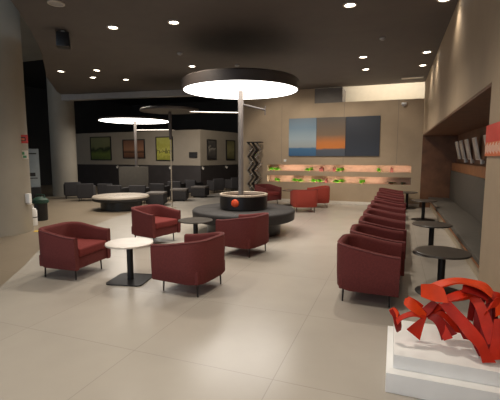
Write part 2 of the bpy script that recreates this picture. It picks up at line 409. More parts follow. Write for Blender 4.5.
def giant_lamp(root, h, r, glow, th=.24, bar=None):
    MB().lathe([(0, h+th), (r*.97, h+th), (r, h+th-.03), (r, h), (r-.03, h-.004)], n=80).build('drum_shade', M['lamp_drum'], root)
    MB().lathe([(r-.035, h+.004), (0, h+.004)], n=80).build('diffuser', glow, root)
gl = thing('giant_lamp', 'huge round glowing disc lamp on a grey pole rising from the ring bench planter', 'lamp', (BX-.055, BYY-.02, BH))
giant_lamp(gl, 2.42, 1.19, M['lamp_glow'], .21)
MB().lathe([(0, .0005), (.06, .0005), (.06, .27), (.055, .28), (.055, 2.42)], n=24).build('pole', M['pole'], gl)
MB().tube([(0, 0, 1.98), (-.98, -.37, 2.0)], .014, 8).build('stay_bar', M['steel_bright'], gl)
MB().tube([(0, 0, 2.16), (.47, .18, 2.04)], .018, 8).tube([(.47, .18, 2.12), (.47, .18, 1.94)], .012, 8).build('bracket', M['lamp_drum'], gl)

b2 = thing('ring_bench', 'pale topped round bench on a dark base among the charcoal lounge seats', 'bench', (-7.74, 9.52, 0))
ring_bench(b2, .83, 0.01, M['pale_top'], M['ring_side'], .42, .13)
l2 = thing('giant_lamp', 'distant round glowing disc lamp hanging over the charcoal lounge seats', 'lamp', (-9.16, 12.2, 0))
giant_lamp(l2, 2.89, 1.3, M['lamp_glow_far'], .07)
MB().lathe([(.16, 0), (.16, .02), (.05, .03), (.05, 2.89)], n=20).build('pole', M['pole'], l2)
MB().tube([(0, 0, 2.56), (1.4, .5, 2.57)], .016, 8).build('stay_bar', M['steel_bright'], l2)
l3 = thing('giant_lamp', 'unlit dark disc lamp high between the two glowing disc lamps', 'lamp', (-6.41, 10.24, 0))
giant_lamp(l3, 2.93, .88, M['lamp_off'], .07)
MB().lathe([(.045, 2.1), (.045, 2.93)], n=20).build('upper_pole', M['lamp_drum'], l3)
MB().lathe([(.12, 0), (.12, .02), (.018, .03), (.018, 2.1)], n=20).build('pole', M['partition'], l3)

# ------------------------------------------------------------------ charcoal lounge furniture, back left
def box_armchair(root):
    MB().box(-.31, .31, -.31, .31, .1, .30, .03).build('base', M['dark_seat'], root)
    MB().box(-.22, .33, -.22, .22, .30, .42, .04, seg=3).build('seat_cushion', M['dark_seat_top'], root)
    MB().box(-.34, -.22, -.33, .33, .12, .66, .04, seg=3).build('backrest', M['dark_seat'], root)
    for s in (-1, 1):
        MB().box(-.24, .33, s*.28-.055, s*.28+.055, .12, .56, .035, seg=3).build('armrest', M['dark_seat'], root)
    for sx in (-1, 1):
        for sy in (-1, 1): MB().tube([(sx*.26, sy*.26, .11), (sx*.27, sy*.27, 0)], .014, 8).build('leg', M['leg_metal'], root)
arm = [
    (-11.5, 11.35, R(140), 'charcoal armchair furthest left, next to the slimmer round column'),
    (-10.42, 10.94, R(125), 'charcoal armchair left of the pale topped bench, second from the column'),
    (-9.6, 11.15, R(100), 'charcoal armchair behind the left end of the pale bench'),
    (-8.85, 10.75, R(95), 'charcoal armchair behind the middle of the pale bench'),
    (-8.12, 10.95, R(110), 'charcoal armchair behind the right end of the pale bench'),
    (-7.93, 11.87, R(100), 'charcoal armchair directly behind the nearest charcoal pouf'),
    (-8.05, 13.23, R(100), 'charcoal armchair directly behind the second charcoal pouf'),
    (-7.75, 14.1, R(80), 'charcoal armchair behind the poufs, third from the right end'),
    (-7.35, 15.3, R(150), 'charcoal armchair second from the right end of the lounge group'),
    (-7.0, 16.44, R(150), 'charcoal armchair at the right end of the lounge group, furthest back'),
]
af = thing('lounge_armchair', arm[0][3], 'armchair', (arm[0][0], arm[0][1], 0), arm[0][2], 'charcoal lounge armchairs')
box_armchair(af); af.scale = (.84, .84, .95)
for x, y, rz, lb in arm[1:]: dup(af, (x, y, 0), rz, lb)
def pouf(root):
    MB().box(-.29, .29, -.29, .29, .05, .36, .03, seg=3).build('body', M['dark_seat'], root)
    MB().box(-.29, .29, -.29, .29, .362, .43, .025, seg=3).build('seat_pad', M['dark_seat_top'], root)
    MB().box(-.22, .22, -.22, .22, 0, .055).build('foot', M['black_metal'], root, smooth=False)
pf = thing('cube_pouf', 'charcoal cube pouf at the right end of the pale bench, nearest of the poufs', 'pouf', (-7.28, 10.71, 0), R(20), 'charcoal cube poufs')
pouf(pf)
dup(pf, (-7.25, 12.1, 0), R(20), 'charcoal cube pouf standing further back, to the right of the nearest one')
dup(pf, (-7.1, 13.4, 0), R(10), 'charcoal cube pouf in front of the dark panelled wall corner')
# grey screen behind the lounge
sc = thing('room_screen', 'plain grey standing screen behind the pale bench under the brown picture', 'screen', (-8.76, 11.5, 0), R(20))
MB().box(-.53, .53, -.03, .03, .06, 1.22, .01).build('panel', M['bench_grey'], sc)
for s in (-1, 1): MB().box(s*.42-.04, s*.42+.04, -.14, .14, 0, .07, .01).build('foot', M['black_metal'], sc)

# ------------------------------------------------------------------ pictures on the partition
def picture(name, label, A, B, u, w_, z0, z1, artm, fr=M['frame_black'], cat='picture', group='framed pictures on the back left wall'):
    d_ = (B-A).normalized(); p = A+(B-A)*u
    n_ = Vector((d_.y, -d_.x, 0))
    p = p+n_*.004
    rz = math.atan2(d_.y, d_.x)
    t_ = thing(name, label, cat, (p.x, p.y, z0), rz, group)
    h_ = z1-z0; f = .045
    MB().box(-w_/2, w_/2, -.05, 0, 0, f).box(-w_/2, w_/2, -.05, 0, h_-f, h_).box(-w_/2, -w_/2+f, -.05, 0, f, h_-f).box(w_/2-f, w_/2, -.05, 0, f, h_-f).build('frame', fr, t_, smooth=False)
    MB().box(-w_/2+f, w_/2-f, -.03, -.002, f, h_-f).build('canvas', artm, t_, smooth=False)
    return t_
art1 = bands_mat('green_landscape', [(0, srgb(70, 84, 40)), (.3, srgb(96, 110, 50)), (.5, srgb(40, 48, 30)), (.62, srgb(110, 112, 74)), (1, srgb(120, 120, 84))], lo=0, hi=1.1, noise=.25, nscale=2.5)
art2 = bands_mat('brown_landscape', [(0, srgb(80, 52, 38)), (.3, srgb(120, 80, 56)), (.36, srgb(60, 40, 32)), (.5, srgb(150, 106, 78)), (1, srgb(120, 84, 66))], lo=0, hi=.85, noise=.06, nscale=2.5)
art3 = bands_mat('yellow_green_drawing', [(0, srgb(120, 118, 40)), (.36, srgb(170, 166, 70)), (.42, srgb(60, 58, 26)), (.5, srgb(176, 170, 84)), (.62, srgb(150, 146, 60)), (1, srgb(170, 166, 84))], lo=0, hi=1.1, noise=.35, nscale=7)
art4 = bands_mat('grey_figure', [(0, srgb(50, 46, 44)), (.42, srgb(90, 84, 78)), (.5, srgb(150, 142, 130)), (.58, srgb(60, 56, 52)), (1, srgb(96, 90, 84))], lo=0, hi=1.1, noise=.4, nscale=4)
art5 = bands_mat('olive_figure', [(0, srgb(84, 78, 50)), (.5, srgb(140, 132, 90)), (1, srgb(96, 90, 60))], lo=0, hi=1.1, noise=.3, nscale=4)
def onwall(px):                                    # place along the left face by bearing from the entrance
    return px
picture('framed_picture', 'dark framed green landscape picture, leftmost on the back left wall', PA, PB, .262, 1.45, 1.38, 2.60, art1)
picture('framed_picture', 'brown and red landscape picture behind the distant lamp pole', PA, PB, .53, 1.4, 1.48, 2.42, art2)
picture('framed_picture', 'yellow green picture with dark squiggles on the back left wall', PA, PB, .758, 1.0, 1.37, 2.52, art3)
picture('framed_picture', 'small dark picture alone near the corner of the back left wall', PA, PB, .955, .42, 1.52, 1.78, M['frame_black'])
picture('framed_picture', 'tall narrow black framed picture with grey figure right of the wall corner', PB, PC, .19, .72, 1.43, 2.38, art4)
picture('framed_picture', 'tall narrow picture in olive tones, second right of the wall corner', PB, PC, .55, .8, 1.4, 2.40, art5)
# small wall lights on the wainscot
for k, (A, B, u) in enumerate(((PA, PB, .40), (PA, PB, .56), (PA, PB, .80), (PB, PC, .02), (PB, PC, .45))):
    d_ = (B-A).normalized(); n_ = Vector((d_.y, -d_.x, 0)); p = A+(B-A)*u+n_*.034
    o = thing('wall_sconce', ['tiny wall light on the dark panelling between the first two pictures', 'tiny wall light on the dark panelling below the brown picture', 'tiny wall light on the dark panelling below the yellow green picture', 'tiny wall light at the corner of the dark panelling', 'tiny wall light on the dark panelling below the tall narrow pictures'][k], 'wall light', (p.x, p.y, .92), math.atan2(d_.y, d_.x), 'tiny wall lights on the dark panelling')
    MB().box(-.04, .04, -.02, 0, .1, .2).build('back_plate', M['trim_ring'], o, smooth=False)
    MB().lathe([(.03, .0), (.05, .09), (0, .09)], (0, -.06, .06), 14).build('shade', M['cream'], o)

# zigzag lattice stand by the back wall
zz = thing('zigzag_stand', 'dark metal zigzag lattice stand against the back wall behind the lamp pole', 'stand', (-4.66, 12.95, 0))
for k in range(3):
    x = -.16+.16*k
    m = MB(); pts = [(x+(.09 if i % 2 else -.09), -.02+.03*(k % 2), .12+i*.243) for i in range(9)]
    for a_, b_ in zip(pts, pts[1:]):
        v = Vector(b_)-Vector(a_); ang = math.atan2(v.x, v.z)
        m.box(-.012, .012, -.11, .11, 0, v.length+.01, mtx=Matrix.Translation(a_) @ Matrix.Rotation(ang, 4, 'Y'))
    m.build('zigzag_rib', [M['steel'], M['leg_metal'], M['steel']][k], zz, smooth=False)
MB().box(-.34, .34, -.15, .15, 0, .12, .01).build('base', M['leg_metal'], zz)
MB().box(-.27, .27, -.13, .13, 2.066, 2.1, .006).build('top_plate', M['leg_metal'], zz)
bt = MB()
for k in range(7):
    zc = .45+.22*k; xo = (-.1, .1)[k % 2]
    bt.tube([(xo-.06, -.13, zc), (xo+.07, -.12, zc+.1)], .024, 8)
bt.build('bright_rod', M['steel_bright'], zz)

# ------------------------------------------------------------------ painting on the back wall
tp = thing('triptych_painting', 'wide three panel abstract painting in blue, orange and navy on the back wall', 'painting', (-3.48, BY-.0005, 1.60), 0)
pa = bands_mat('canvas_blue', [(0, srgb(56, 96, 134)), (.2, srgb(66, 112, 150)), (.24, srgb(164, 170, 170)), (.45, srgb(160, 176, 184)), (.75, srgb(118, 142, 160)), (1, srgb(112, 126, 138))], lo=0, hi=1.28, noise=.03)
pb = bands_mat('canvas_orange', [(0, srgb(72, 80, 92)), (.17, srgb(84, 88, 96)), (.21, srgb(206, 120, 46)), (.36, srgb(196, 118, 56)), (.55, srgb(122, 100, 78)), (1, srgb(96, 88, 80))], lo=0, hi=1.28, noise=.03)
pc = bands_mat('canvas_navy', [(0, srgb(48, 54, 66)), (.5, srgb(44, 48, 58)), (1, srgb(52, 56, 66))], lo=0, hi=1.28, noise=.06)
for (x0, x1, mm, lb) in ((0, .955, pa, 'pale blue canvas with dark blue foot'), (.96, 1.92, pb, 'grey and orange canvas'), (1.925, 3.0, pc, 'plain navy canvas')):
    o = MB().box(x0, x1, -.05, 0, 0, 1.28, .004).build('canvas_panel', mm, tp, smooth=False); o['label'] = lb

# ------------------------------------------------------------------ shelf niches: light strips, plants, boxes
for z, lb in ((1.052, 'warm light strip along the upper long shelf niche'), (.662, 'warm light strip along the lower long shelf niche')):
    xr = NR-.03 if z > 1 else -.28
    o = thing('light_strip', lb, 'light', ((NL+xr)/2, BY+.055, z), 0, 'light strips in the shelf niches')
    L = (xr-NL)-.06
    MB().box(-L/2, L/2, -.015, .045, 0, .006).build('channel', M['trim_ring'], o, smooth=False)
    MB().box(-L/2+.01, L/2-.01, -.01, .04, .0065, .018).build('diffuser', M['led'], o, smooth=False)
struct(MB().box(NL, NR, BY, BY+.018, 1.05, 1.078).box(NL, NR, BY, BY+.018, .66, .688).build('trim_4', M['plaster'], smooth=False))
def plant(root, leafm, n=26, s=1.0):
    MB().lathe([(0, 0), (.04, 0), (.052, .06), (.046, .06), (.04, .05), (0, .05)], n=16).build('pot', M['pot'], root)
    m = MB()
    for k in range(n):
        a_ = random.uniform(0, 2*PI); L = random.uniform(.07, .15)*s; tilt = random.uniform(.75, 1.35)
        base = Vector((0, 0, .05)); dr = Vector((math.cos(a_)*math.sin(tilt)*1.25, math.sin(a_)*math.sin(tilt)*.26, math.cos(tilt)))
        side = Vector((-math.sin(a_), math.cos(a_), 0))*.026*s
        rows = []
        for q in (0, .35, .7, 1):
            c = base+dr*L*q-Vector((0, 0, .05*q*q)); ww = (.3, 1, .9, .08)[int(q*3+.01) if q < 1 else 3]
            rows.append([c-side*ww, c+Vector((0, 0, .006)), c+side*ww])
        m.grid(rows)
    o = m.build('foliage', leafm, root)
    return root
ups = [(-4.06, 'far left end'), (-2.78, 'centre left, by the red boxes'), (-1.72, 'centre right'), (-.48, 'right part')]
lows = [(-3.95, 'left end'), (-3.2, 'below the painting\'s left panel'), (-2.52, 'centre, left of the red books'), (-1.75, 'centre, right of the red books'), (-1.0, 'right half')]
pr_ = None
for x, w_ in ups:
    lb = f'small bright green potted plant on the upper shelf niche, {w_}'
    if pr_ is None:
        pr_ = thing('potted_plant', lb, 'plant', (x, BY+.17, 1.052), 0, 'plants in the shelf niches'); plant(pr_, M['leaf'], 100, 1.65); 
    else: dup(pr_, (x, BY+.17, 1.052), x*3, lb)
for x, w_ in lows: dup(pr_, (x, BY+.17, .662), x*5, f'small bright green potted plant on the lower shelf niche, {w_}')
pd = thing('potted_plant', 'dark green leafy plant in the unlit right end of the lower niche', 'plant', (-.08, BY+.17, .662), 0, 'dark plants in the lower niche')
plant(pd, M['leaf_dark'], 40, 1.1)
dup(pd, (.28, BY+.17, .662), 1, 'dark green plant at the extreme right end of the lower niche')
for k, (x, z, n, lb) in enumerate(((-2.42, 1.052, 3, 'upper niche, left stack'), (-1.95, 1.052, 2, 'upper niche, right stack'), (-.1, 1.052, 2, 'upper niche, right end'), (-2.22, .662, 2, 'lower niche'))):
    for j in range(n):
        hh = .13+.025*((j*2+k) % 3)
        xx = x+j*.046
        o = thing('red_book', f'red brown book standing in the {lb}, ' + ('first from left', 'second from left', 'third from left')[j], 'book', (xx, BY+.2, z), 0, 'red brown books in the shelf niches')
        MB().box(-.019, -.015, -.06, .06, 0, hh).box(.015, .019, -.06, .06, 0, hh).box(-.015, .015, -.064, -.058, 0, hh).build('cover', M['book_red'], o, smooth=False)
        MB().box(-.015, .015, -.057, .056, .003, hh-.004).build('pages', M['cream'], o, smooth=False)

# white wall switch and camera
sw = thing('wall_switch', 'small round white switch on the back wall left below the painting', 'switch', (-3.62, BY-.002, 1.44))
MB().box(-.05, .05, -.01, 0, -.05, .05, .004).build('plate', M['cream'], sw)
MB().tube([(0, -.01, 0), (0, -.03, 0)], .035, 16).build('button', M['white'], sw)
cc = thing('dome_camera', 'white dome security camera high on the back wall near the right corner', 'camera', (.2, BY+.003, 3.2))
MB().box(-.06, .06, -.06, 0, -.02, .06, .01).build('bracket', M['cream'], cc)
hg = MB().lathe([(0, .0), (.075, .0), (.08, -.03), (.075, -.05)], (0, -.1, .04), 24).build('housing', M['white'], cc)
MB().lathe([(.07, 0)]+[(.07*math.cos(q), -.07*math.sin(q)) for q in (.4, .8, 1.2)]+[(0, -.07)], (0, -.1, -.01), 24).build('lens_dome', M['grey_band'], hg)

# ------------------------------------------------------------------ niche bench on the right
wb = thing('wall_bench', 'long grey upholstered bench built into the dark wood niche on the right', 'bench', (0, 0, 0))
MB().box(1.08, 1.735, NY0+.01, NY1-.01, 0, .225).build('base', M['bench_front'], wb, smooth=False)
MB().box(1.02, 1.60, NY0+.01, NY1-.01, .252, .33, .02).build('seat', M['bench_grey'], wb)
MB().box(1.012, 1.70, NY0+.01, NY1-.01, .226, .251).build('edge_trim', M['wood_rail'], wb, smooth=False)
MB().box(1.60, 1.735, NY0+.01, NY1-.01, .29, 1.17, .02).build('backrest', M['bench_grey'], wb)
MB().box(1.62, 1.737, NY0+.01, NY1-.01, 1.172, 1.40).build('top_rail', M['wood_rail'], wb, smooth=False)
art6 = bands_mat('pale_print', [(0, srgb(190, 180, 164)), (.5, srgb(225, 215, 200)), (1, srgb(200, 190, 176))], lo=0, hi=.5, noise=.25, nscale=8)
pics = [(8.55, 'nearest to the camera'), (9.75, 'second from the camera'), (10.75, 'third from the camera'), (11.6, 'fourth from the camera'), (12.35, 'furthest from the camera')]
fp = None
pics = [(7.75, 'closest to the red sign')] + pics
for y, w_ in pics:
    lb = f'small pale print leaning out above the wall bench, {w_}'
    if fp is None:
        fp = thing('leaning_print', lb, 'picture', (1.735, y, 1.52), 0, 'pale prints above the bench'); 
        fp.rotation_euler = (0, 0, 0)
        mt = Matrix.Rotation(-.22, 4, 'Y')
        MB().box(-.03, 0, -.19, .19, 0, .50, .004, mtx=mt).build('frame', M['cream'], fp)
        MB().box(-.036, -.0305, -.165, .165, .025, .475, mtx=mt).build('print', art6, fp, smooth=False)
    else: dup(fp, (1.735, y, 1.52), 0, lb)
for k, y in enumerate((8.15, 9.2, 10.3, 11.2)):
    o = thing('small_sconce', ['small pale wall lamp below the prints, nearest to the camera', 'small pale wall lamp below the prints, second from the camera', 'small pale wall lamp below the prints, third from the camera', 'small pale wall lamp below the prints, furthest from the camera'][k], 'wall light', (1.738, y, 1.44), 0, 'small pale lamps below the prints')
    MB().box(-.02, 0, -.03, .03, 0, .06).build('back_plate', M['trim_ring'], o, smooth=False)
    MB().lathe([(0, 0), (.025, 0), (.035, .1), (0, .1)], (-.05, 0, -.01), 14).build('shade', M['cream'], o)

# red sign on the right pillar
rs = thing('wall_sign', 'red and orange notice with pale strokes on the grey pillar at the right edge', 'sign', (XW-.002, 3.74, 1.60))
MB().box(-.012, 0, -.30, .30, .12, .27).build('header', M['sign_red'], rs, smooth=False)
MB().box(-.012, 0, -.30, .30, 0, .119).build('lower_panel', M['sign_orange'], rs, smooth=False)
m = MB()
for k in range(16):
    y = -.27+k*.036; m.box(-.014, -.0122, y, y+.012, .02+.01*(k % 3), .09+.012*((k*5) % 3))
m.build('pale_strokes', M['sign_white'], rs, smooth=False)

# ------------------------------------------------------------------ column signs, bin etc. on the left
cr = Vector((.9366, .3504, 0)); cf = Vector((.8129, -.5824, 0))       # bearings from the thick column towards the hall and the entrance
cen = Vector((-7.86, 5.63, 0))
def on_col(a_, z, out=.705):
    v = Vector((math.cos(a_), math.sin(a_), 0)); return cen+v*out+Vector((0, 0, z)), a_
def col_sign(a_, z, w_, h_, rows, label, grp=None):
    p, an = on_col(a_, z, .73)
    t_ = thing('column_sign', label, 'sign', p, math.atan2(cr.y, cr.x), grp)
    MB().box(-.04, .02, .004, .02, h_*.3, h_*.7).build('bracket', M['trim_ring'], t_, smooth=False)
    for (x0, x1, z0, z1, mm, nm, dy) in rows:
        MB().box(x0*w_, x1*w_, -.008-dy, .003 if dy == 0 else -.0081, z0*h_, z1*h_).build(nm, mm, t_, smooth=False)
    return t_
a0 = math.atan2(cr.y, cr.x)-.05
col_sign(a0, 1.86, .20, .17, [(-.5, .5, 0, 1, M['sign_red'], 'board', 0), (-.3, .3, .25, .75, M['frame_black'], 'black_square', .002), (-.14, .2, .36, .62, M['sign_orange'], 'orange_mark', .004), (-.46, -.36, .2, .8, M['sign_white'], 'white_mark', .002)], 'small red sign with black square on the thick left column', None)
col_sign(a0, 1.54, .16, .17, [(-.5, .5, 0, 1, M['sign_white'], 'board', 0), (-.35, .1, .5, .85, M['sign_green'], 'green_mark', .002), (-.1, .35, .12, .4, M['sign_green'], 'green_mark', .002)], 'small pale green sign below the red sign on the thick left column', None)
p, an = on_col(a0+.04, .62, .702)
hs = thing('hand_dispenser', 'white dispenser fixed on the thick left column above the white canister', 'dispenser', p, an+PI/2)
MB().box(-.05, .05, -.09, 0, 0, .2, .02).build('body', M['white'], hs)
MB().box(-.04, .04, -.1, -.02, -.03, 0, .008).build('nozzle', M['cream'], hs)

bx, by = -8.26, 7.12
bn = thing('waste_bin', 'black bin with dark green top behind the thick left column', 'bin', (bx, by, 0), .3)
MB().prism([(.15*math.cos(q), .15*math.sin(q)) for q in [2*PI*k/24 for k in range(24)]], .0, .42).build('body', M['planter_black'], bn)
MB().lathe([(.16, .421), (.19, .45), (.18, .52), (.1, .58), (0, .6)], n=24).build('green_lid', M['green_cloth'], bn)
MB().tube([(-.15, 0, .5), (-.1, 0, .64), (.1, 0, .64), (.15, 0, .5)], .014, 8).build('handle', M['green_cloth'], bn)
cn = thing('white_canister', 'white canister with black band standing beside the thick left column', 'canister', (-7.80, 6.52, 0))
MB().lathe([(0, 0), (.07, 0), (.075, .02), (.075, .18)], n=24).build('lower_body', M['white'], cn)
MB().lathe([(.076, .181), (.076, .20)], n=24).lathe([(.074, .181), (.074, .20)], n=24).build('black_band', M['frame_black'], cn)
MB().lathe([(.075, .20), (.075, .34), (.05, .39), (.03, .40), (0, .40)], n=24).build('upper_body', M['white'], cn)
MB().tube([(0, 0, .39), (0, 0, .43), (-.05, 0, .45)], .016, 8).build('nozzle', M['white'], cn)
yt = MB().prism([(-7.10, 5.90), (-6.62, 6.30), (-6.74, 6.44), (-7.22, 6.04)], .0005, .004).build('yellow_strip', M['yellow'], smooth=False)
tag(yt, 'yellow tape strip on the floor at the foot of the thick left column', 'tape')
ps = thing('display_stand', 'pale grey upright display panel on a dark base between the two round columns', 'display', (-11.5, 9.6, 0), R(48))
MB().box(-.28, .28, -.2, .2, 0, .55, .01).build('base', M['planter_black'], ps)
MB().box(-.27, .27, -.05, .05, .552, 1.84, .01).build('board', M['poster_grey'], ps)
MB().box(-.24, .2, -.053, -.0505, 1.66, 1.70).build('heading_strip', M['frame_black'], ps, smooth=False)
MB().box(-.2, .14, -.053, -.0505, .92, 1.04).build('dark_print', M['frame_black'], ps, smooth=False)
MB().box(-.14, .2, -.053, -.0505, .84, .87).build('dark_print', M['frame_black'], ps, smooth=False)

# ------------------------------------------------------------------ sculpture on white plinth
pt = thing('display_plinth', 'white two step plinth in the front right corner carrying the red sculpture', 'plinth', (0, 2.63, 0))
MB().box(.0, .76, 0, .78, 0, .14, .004).build('lower_block', M['white'], pt)
MB().box(.045, .755, .075, .70, .1405, .24, .004).build('upper_block', M['white'], pt)
PZ = .2405
# ribbons: pairs of edge points (x, y, z) along the strip
def ribbon(root, A, B, m, th=.010, n=7):
    def cat(P):
        P = [Vector(p) for p in P]; out = []
        for i in range(len(P)-1):
            p0 = P[max(i-1, 0)]; p1_, p2 = P[i], P[i+1]; p3 = P[min(i+2, len(P)-1)]
            for k in range(n):
                t_ = k/n
                out.append(.5*((2*p1_)+(-p0+p2)*t_+(2*p0-5*p1_+4*p2-p3)*t_*t_+(-p0+3*p1_-3*p2+p3)*t_**3))
        out.append(P[-1]); return out
    a_, b_ = cat(A), cat(B)
    for i_ in range(len(a_)):
        c_ = (a_[i_]+b_[i_])/2; h_ = (a_[i_]-b_[i_])*.62; a_[i_] = c_+h_; b_[i_] = c_-h_
    for q in a_+b_: q.z = max(q.z, PZ+.006)
    m_ = MB(); m_.grid([[x, (x+y)/2, y] for x, y in zip(a_, b_)])
    o = m_.build('ribbon', m, root, smooth=False)
    md = o.modifiers.new('thick', 'SOLIDIFY'); md.thickness = th; md.offset = 0
    return o
F_ = 385.; PIT = math.atan(44/F_); YAW = R(20.515)
_cp, _sp, _cy, _sy = math.cos(PIT), math.sin(PIT), math.cos(YAW), math.sin(YAW)
def at(px, py, y):                                # a point seen in that direction at hall depth y
    a_, b_ = (px-250)/F_, (200-py)/F_
    d_ = Vector((-_sy*_cp+a_*_cy-b_*_sy*_sp, _cy*_cp+a_*_sy+b_*_cy*_sp, -_sp+b_*_cp))
    return Vector((0, 0, 1.6))+d_*(y/d_.y)
def rib(spec, m, th=.010):
    A = [at(380+u/4.1667, 270+v/4.1667, y) for (u, v, y, _, _, _) in spec]
    B = [at(380+u/4.1667, 270+v/4.1667, y) for (_, _, _, u, v, y) in spec]
    ribbon(sp, A, B, m, th)
sp = thing('ribbon_sculpture', 'red orange sculpture of twisted metal ribbons on the white plinth', 'sculpture', (0, 0, 0))
O, OR_, DR = M['orange'], M['orange_red'], M['deep_red']
rib([(172, 64, 2.98, 172, 106, 2.96), (225, 66, 2.93, 228, 124, 2.9), (268, 82, 2.9, 285, 132, 2.86)], O)
rib([(200, 68, 3.05, 214, 82, 2.98), (255, 46, 3.08, 262, 68, 3.0), (320, 36, 3.1, 326, 54, 3.0), (385, 44, 3.08, 384, 64, 2.98), (440, 60, 3.02, 432, 84, 2.94), (470, 92, 2.98, 466, 112, 2.9)], O)
rib([(268, 112, 2.94, 276, 134, 2.9), (315, 94, 2.98, 322, 122, 2.92), (362, 82, 3.02, 364, 108, 2.94)], OR_)
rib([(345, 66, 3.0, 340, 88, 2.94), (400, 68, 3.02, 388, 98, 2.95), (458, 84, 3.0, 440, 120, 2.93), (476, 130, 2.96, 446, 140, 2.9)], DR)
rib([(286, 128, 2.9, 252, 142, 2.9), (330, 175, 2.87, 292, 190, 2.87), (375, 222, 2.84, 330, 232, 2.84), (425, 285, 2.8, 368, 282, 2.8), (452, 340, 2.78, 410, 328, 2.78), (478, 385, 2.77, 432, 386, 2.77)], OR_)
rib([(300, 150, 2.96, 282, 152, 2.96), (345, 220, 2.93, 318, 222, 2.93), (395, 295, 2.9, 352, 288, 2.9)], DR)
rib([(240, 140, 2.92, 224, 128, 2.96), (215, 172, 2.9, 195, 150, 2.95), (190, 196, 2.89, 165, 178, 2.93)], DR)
rib([(196, 188, 2.9, 180, 200, 2.88), (160, 150, 2.9, 148, 178, 2.87), (128, 120, 2.91, 118, 156, 2.88), (104, 122, 2.92, 100, 140, 2.9)], O)
rib([(196, 190, 2.9, 190, 204, 2.88), (150, 172, 2.88, 142, 192, 2.86), (100, 184, 2.87, 98, 202, 2.85), (66, 206, 2.86, 72, 226, 2.84)], OR_)
rib([(40, 168, 2.88, 62, 158, 2.9), (56, 196, 2.86, 78, 184, 2.88), (64, 232, 2.85, 86, 226, 2.87), (72, 258, 2.86, 84, 250, 2.88)], DR)
rib([(40, 168, 2.9, 44, 184, 2.88), (60, 160, 2.89, 64, 192, 2.87), (78, 180, 2.88, 74, 196, 2.86)], O)
rib([(192, 200, 2.89, 178, 196, 2.89), (178, 232, 2.87, 144, 224, 2.87), (160, 288, 2.85, 116, 252, 2.85)], OR_)
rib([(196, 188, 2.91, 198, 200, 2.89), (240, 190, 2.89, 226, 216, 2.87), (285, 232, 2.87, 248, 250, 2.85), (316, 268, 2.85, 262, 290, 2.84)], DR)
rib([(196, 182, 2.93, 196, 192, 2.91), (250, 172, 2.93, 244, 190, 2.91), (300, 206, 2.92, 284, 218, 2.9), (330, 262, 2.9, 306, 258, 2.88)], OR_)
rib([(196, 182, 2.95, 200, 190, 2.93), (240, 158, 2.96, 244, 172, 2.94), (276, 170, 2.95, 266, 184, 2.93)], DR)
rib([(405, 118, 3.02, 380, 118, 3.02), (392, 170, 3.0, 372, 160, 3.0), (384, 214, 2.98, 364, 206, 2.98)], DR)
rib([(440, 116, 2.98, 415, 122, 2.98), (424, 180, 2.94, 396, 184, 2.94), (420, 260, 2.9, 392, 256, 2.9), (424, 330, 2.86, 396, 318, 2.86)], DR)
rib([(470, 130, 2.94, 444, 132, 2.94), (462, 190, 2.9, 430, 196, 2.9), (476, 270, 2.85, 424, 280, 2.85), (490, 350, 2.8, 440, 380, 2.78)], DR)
rib([(505, 118, 2.92, 505, 150, 2.9), (478, 122, 2.9, 462, 156, 2.88), (452, 160, 2.88, 436, 186, 2.86)], OR_)
rib([(560, 140, 2.96, 560, 190, 2.92), (520, 128, 2.92, 510, 180, 2.88), (480, 140, 2.9, 482, 190, 2.86)], O)
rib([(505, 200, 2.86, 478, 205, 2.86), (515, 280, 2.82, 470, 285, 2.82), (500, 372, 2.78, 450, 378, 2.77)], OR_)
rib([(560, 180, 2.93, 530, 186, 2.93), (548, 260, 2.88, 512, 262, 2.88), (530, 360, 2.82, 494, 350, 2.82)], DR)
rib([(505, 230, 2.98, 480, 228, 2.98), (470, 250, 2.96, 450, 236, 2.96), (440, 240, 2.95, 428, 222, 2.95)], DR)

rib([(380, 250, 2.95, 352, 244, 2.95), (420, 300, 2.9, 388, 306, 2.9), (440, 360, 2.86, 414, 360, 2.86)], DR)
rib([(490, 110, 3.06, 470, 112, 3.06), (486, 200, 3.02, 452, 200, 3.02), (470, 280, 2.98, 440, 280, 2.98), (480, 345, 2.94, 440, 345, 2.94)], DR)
rib([(540, 150, 3.04, 520, 150, 3.04), (530, 240, 3.0, 500, 240, 3.0), (540, 330, 2.95, 500, 330, 2.95)], OR_)
rib([(300, 132, 3.0, 262, 126, 3.0), (350, 122, 3.02, 338, 96, 3.02), (400, 110, 3.04, 392, 80, 3.04)], O)
rib([(252, 140, 2.95, 258, 160, 2.92), (225, 150, 2.95, 232, 172, 2.92), (196, 172, 2.93, 204, 196, 2.9)], OR_)
rib([(180, 150, 2.98, 170, 168, 2.96), (150, 128, 2.98, 138, 146, 2.96), (118, 112, 2.98, 108, 128, 2.96)], OR_)

rib([(400, 100, 2.98, 372, 116, 2.98), (436, 150, 2.92, 402, 160, 2.92), (468, 230, 2.86, 428, 240, 2.86), (480, 300, 2.82, 452, 310, 2.82)], OR_)
rib([(520, 110, 2.98, 520, 134, 2.96), (490, 96, 2.97, 484, 124, 2.95), (455, 92, 2.98, 448, 120, 2.96), (425, 100, 3.0, 424, 124, 2.98)], OR_)
rib([(250, 196, 2.9, 232, 204, 2.9), (276, 240, 2.86, 250, 250, 2.86), (300, 285, 2.83, 270, 294, 2.83)], OR_)

